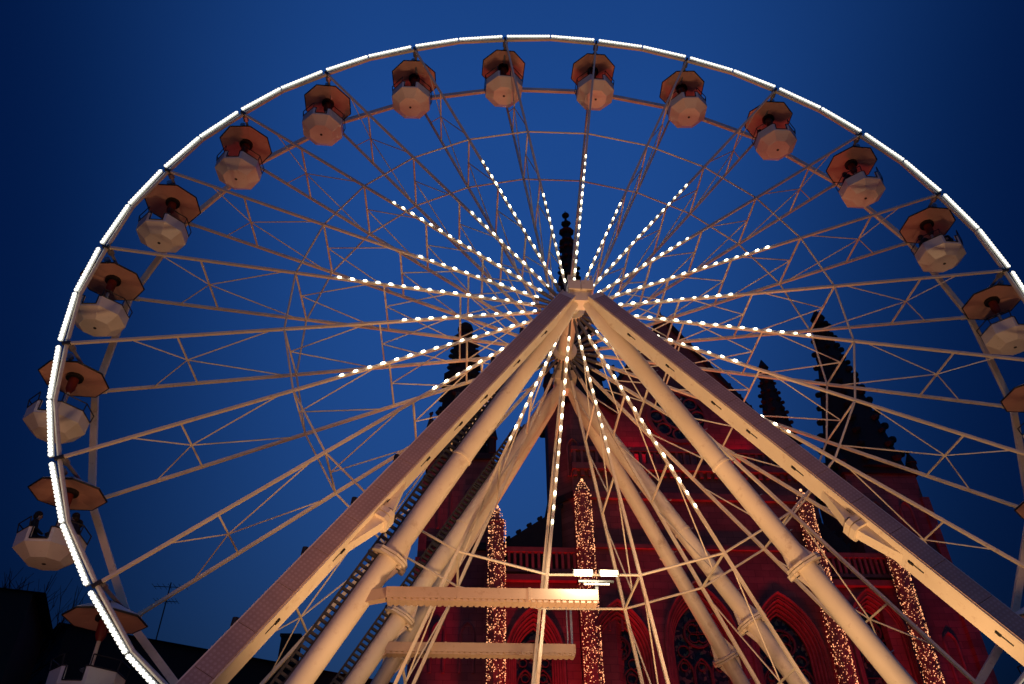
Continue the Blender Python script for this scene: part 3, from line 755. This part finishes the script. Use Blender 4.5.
# ------------------------------------------------------------------ fairy-light columns on the buttresses
LC = [(-1.55, 24.3, 'fairy light column at the far left of the church, between leg tubes and balustrade'),
      (3.77, 26.3, 'fairy light column right behind the glaring twin floodlight'),
      (17.75, 25.9, 'fairy light column right of the middle gable, crossed by the right tube leg'),
      (22.6, 24.6, 'fairy light column furthest right, below the box leg')]
def light_col(x, zt, label):
    y = 25.1
    root = tag(empty('light_column', (x, y, 0)), label, 'light column', 'light columns on the church front')
    m = MB(); m.lathe((0, 0, 0), [(.44, 0), (.44, zt-1.1), (.48, zt-1.05), (.48, zt-.85), (.14, zt-.6), (.16, zt-.15), (.02, zt)], 8, math.pi/8); m.build('shaft', M['trim'], root)
    m = MB(); rnd = random.Random(int(x*100))
    z = 8.0
    for i in range(1300):
        z = 8+(zt-8.9)*rnd.random(); a = rnd.uniform(math.pi*.93, math.pi*2.07); r = .49+rnd.random()*.05
        s = rnd.uniform(.013, .029); m.ball((math.cos(a)*r, math.sin(a)*r, z), s, 4, 3, (1, 1, 1.2))
    for i in range(40):
        t = rnd.random(); a = rnd.uniform(math.pi, math.pi*2); m.ball((math.cos(a)*(.3*(1-t)+.16), math.sin(a)*(.3*(1-t)+.16), zt-.75+t*.7), .026, 4, 3)
    m.ball((0, -.1, zt+.05), .09, 6, 4)
    o = m.build('fairy_bulb', M['fairy'], root, fixn=False); o['kind'] = 'stuff'
for c in LC: light_col(*c)

# ------------------------------------------------------------------ dark town on the left
def house(name, pts, zt, label, chim=(), roofh=.25):
    root = tag(empty(name, (pts[0][0], pts[0][1], 0)), label, 'building'); o = V(root.location)
    def hb(m, nm, mat, par=None):
        q = m.build(nm, mat, None, origin=o); q.parent = par or root; q.location = (0, 0, 0); return q
    m = MB(); m.prism([(x, y, 0) for x, y in pts], (0, 0, zt-roofh-.2)); hb(m, 'wall', M['wall'])
    cx = sum(p[0] for p in pts)/4; cy = sum(p[1] for p in pts)/4
    e = [V((cx+(x-cx)*1.05, cy+(y-cy)*1.05, zt-roofh-.19)) for x, y in pts]
    r0_ = (V((*pts[0], zt))+V((*pts[3], zt)))/2; r1_ = (V((*pts[1], zt))+V((*pts[2], zt)))/2
    m = MB(); m.add(e+[r0_, r1_], [(0, 1, 5, 4), (2, 3, 4, 5), (1, 2, 5), (3, 0, 4), (3, 2, 1, 0)]); rf = hb(m, 'roof', M['roof'])
    for x, y, h in chim: m = MB(); m.box((x-.45, y-.35, zt-1.5), (x+.45, y+.35, zt+h)); m.box((x-.52, y-.42, zt+h), (x+.52, y+.42, zt+h+.12)); hb(m, 'chimney', M['wall'], rf)
    # windows along the first side
    a = V((*pts[0], 0)); b = V((*pts[1], 0)); d = (b-a); n = int(d.length/3); nn = V((d.y, -d.x, 0)).normalized()
    for fl_ in range(int((zt-2)/3.2)):
        for i in range(n):
            c = a+d*((i+.5)/n)+V((0, 0, 1.6+fl_*3.2)); u = d.normalized()*.5
            m = MB(); m.prism([c-u+nn*.03-V((0, 0, .7)), c+u+nn*.03-V((0, 0, .7)), c+u+nn*.03+V((0, 0, .7)), c-u+nn*.03+V((0, 0, .7))], nn*.05); hb(m, 'window', M['glass'])
    return root
house('town_house', [(-34, 4.3), (-18.7, 9.0), (-20.3, 14.0), (-35.6, 9.3)], 13.0, 'dark house with a tall plain roof edge at the lower left corner')
house('town_house', [(-20.2, 15.4), (-7, 23.6), (-11.5, 31), (-25, 22.6)], 14.0, 'long dark house with a chimney behind the lower left leg', chim=((-11.9, 21.2, 1.0),))
ant = tag(empty('roof_antenna', (-17.4, 18.2, 14.0)), 'thin television antenna standing on the dark roof at the left', 'antenna')
m = MB(); m.tube((0, 0, -1), (0, 0, 2.6), .03, n=6)
m.build('mast', M['black'], ant)
m = MB()
for z, L in ((2.4, 1.5), (1.7, 1.0)):
    m.tube((-L/2, 0, z), (L/2, .1, z), .018, n=5)
    for i in range(7): x = -L/2+L*i/6; m.tube((x, -.35, z), (x, .35, z), .012, n=4)
m.build('aerial', M['black'], ant)
# bare winter tree
def tree(loc, h, label):
    root = tag(empty('bare_tree', loc), label, 'tree'); rnd = random.Random(3)
    tr = MB(); cr_ = MB()
    def grow(p, d, L, r, lv):
        q = p+d*L; (tr if lv == 0 else cr_).tube(p, q, r, r*.68, n=6 if lv < 2 else 4, cap=False)
        if lv >= 6: return
        for i in range(3 if lv < 4 else 2):
            nd = (d+V((rnd.uniform(-1, 1), rnd.uniform(-1, 1), rnd.uniform(-.25, .7)))*.62).normalized()
            grow(p+d*L*rnd.uniform(.75, 1), nd, L*rnd.uniform(.62, .82), r*.62, lv+1)
    grow(V((0, 0, 0)), V((0, 0, 1)), h*.34, .22, 0)
    tr.build('trunk', M['bark'], root); cr_.build('crown', M['bark'], root, fixn=False)
tree((-23.5, 16.5, 0), 15.5, 'bare winter tree behind the dark roofs at the lower left')

# ------------------------------------------------------------------ floodlights on the square (outside the frame) and lamps at the church foot, plus added fill lamps
def ground_flood(loc, aim, energy, color, spot, label, cat='floodlight', size=.5):
    root = tag(empty('ground_floodlight', loc), label, cat); d = (V(aim)-V(loc)).normalized()
    m = MB(); m.tube((-.3, 0, 0), (-.3, 0, .45), .03); m.tube((.3, 0, 0), (.3, 0, .45), .03); m.box((-.35, -.12, 0), (.35, .12, .03)); m.build('yoke', M['steel'], root)
    c = V((0, 0, .45)); m = MB(); m.tube(c-d*.2, c+d*.1, .16, .27, n=16); m.build('lamp_housing', M['steel'], root)
    ld = bpy.data.lights.new('lamp', 'SPOT'); ld.energy = energy; ld.color = color; ld.spot_size = R_(spot); ld.spot_blend = .6; ld.shadow_soft_size = size
    lo = bpy.data.objects.new('lamp', ld); col.objects.link(lo); lo.parent = root; lo.location = c+d*.3
    lo.rotation_euler = d.to_track_quat('-Z', 'Y').to_euler()
    return root
WARM = (1, .55, .25); AMBER = (1, .43, .20)
ground_flood((-.8, -7.0, 0), (-3.2, -3.2, 12), 3500, WARM, 88, 'warm floodlight on the paving in front of the wheel, left', size=.8)
ground_flood((1.6, -7.0, 0), (4.2, -3.2, 12), 3500, WARM, 88, 'warm floodlight on the paving in front of the wheel, right', size=.8)
ground_flood((-12, -10, 0), (-11, 1, 20), 2500, AMBER, 74, 'amber floodlight on the paving far left', size=3)
ground_flood((12, -10, 0), (11, 1, 20), 1600, AMBER, 74, 'amber floodlight on the paving far right', size=3)
ground_flood((0, 4.5, 0), (0, 2, 19), 1100, WARM, 70, 'warm floodlight on the paving beneath the wheel', size=1)
ground_flood((-5, -22, 0), (-1.5, -4, 8), 8500, AMBER, 42, 'added amber fill light on the paving behind the viewpoint', size=2)  # unseen fill lamp, added to brighten the LED leg faces
RED = (1, .008, .03)
for x, e, lb in ((.7, 13000, 'below the left bay'), (11, 3800, 'below the middle window'), (7.0, 2800, 'left of the middle window'), (15.5, 3000, 'right of the middle window'), (21, 8000, 'below the right bay')):
    ground_flood((x, 21.8, 0), (x, 26.3, 19), e, RED, 50, 'red floodlight at the church foot '+lb)
ground_flood((-7, 20, 0), (-3, 28, 25), 800, RED, 60, 'red floodlight at the left church tower')
ground_flood((4, 17, 0), (0, 1.3, 33), 8500, (1, .12, .07), 62, 'added red fill light on the church square aimed back at the wheel', size=2)  # unseen lamp added to redden the upper gondolas like spill from the church
for x, lb in ((7.6, 'left'), (15.2, 'right')):
    ground_flood((x, 27.0, 27.96), (x*.6+4.5, 28, 36), 420, RED, 110, 'small added red fill light at the foot of the gable, '+lb)  # unseen pair of lamps, added to lift the gable out of black
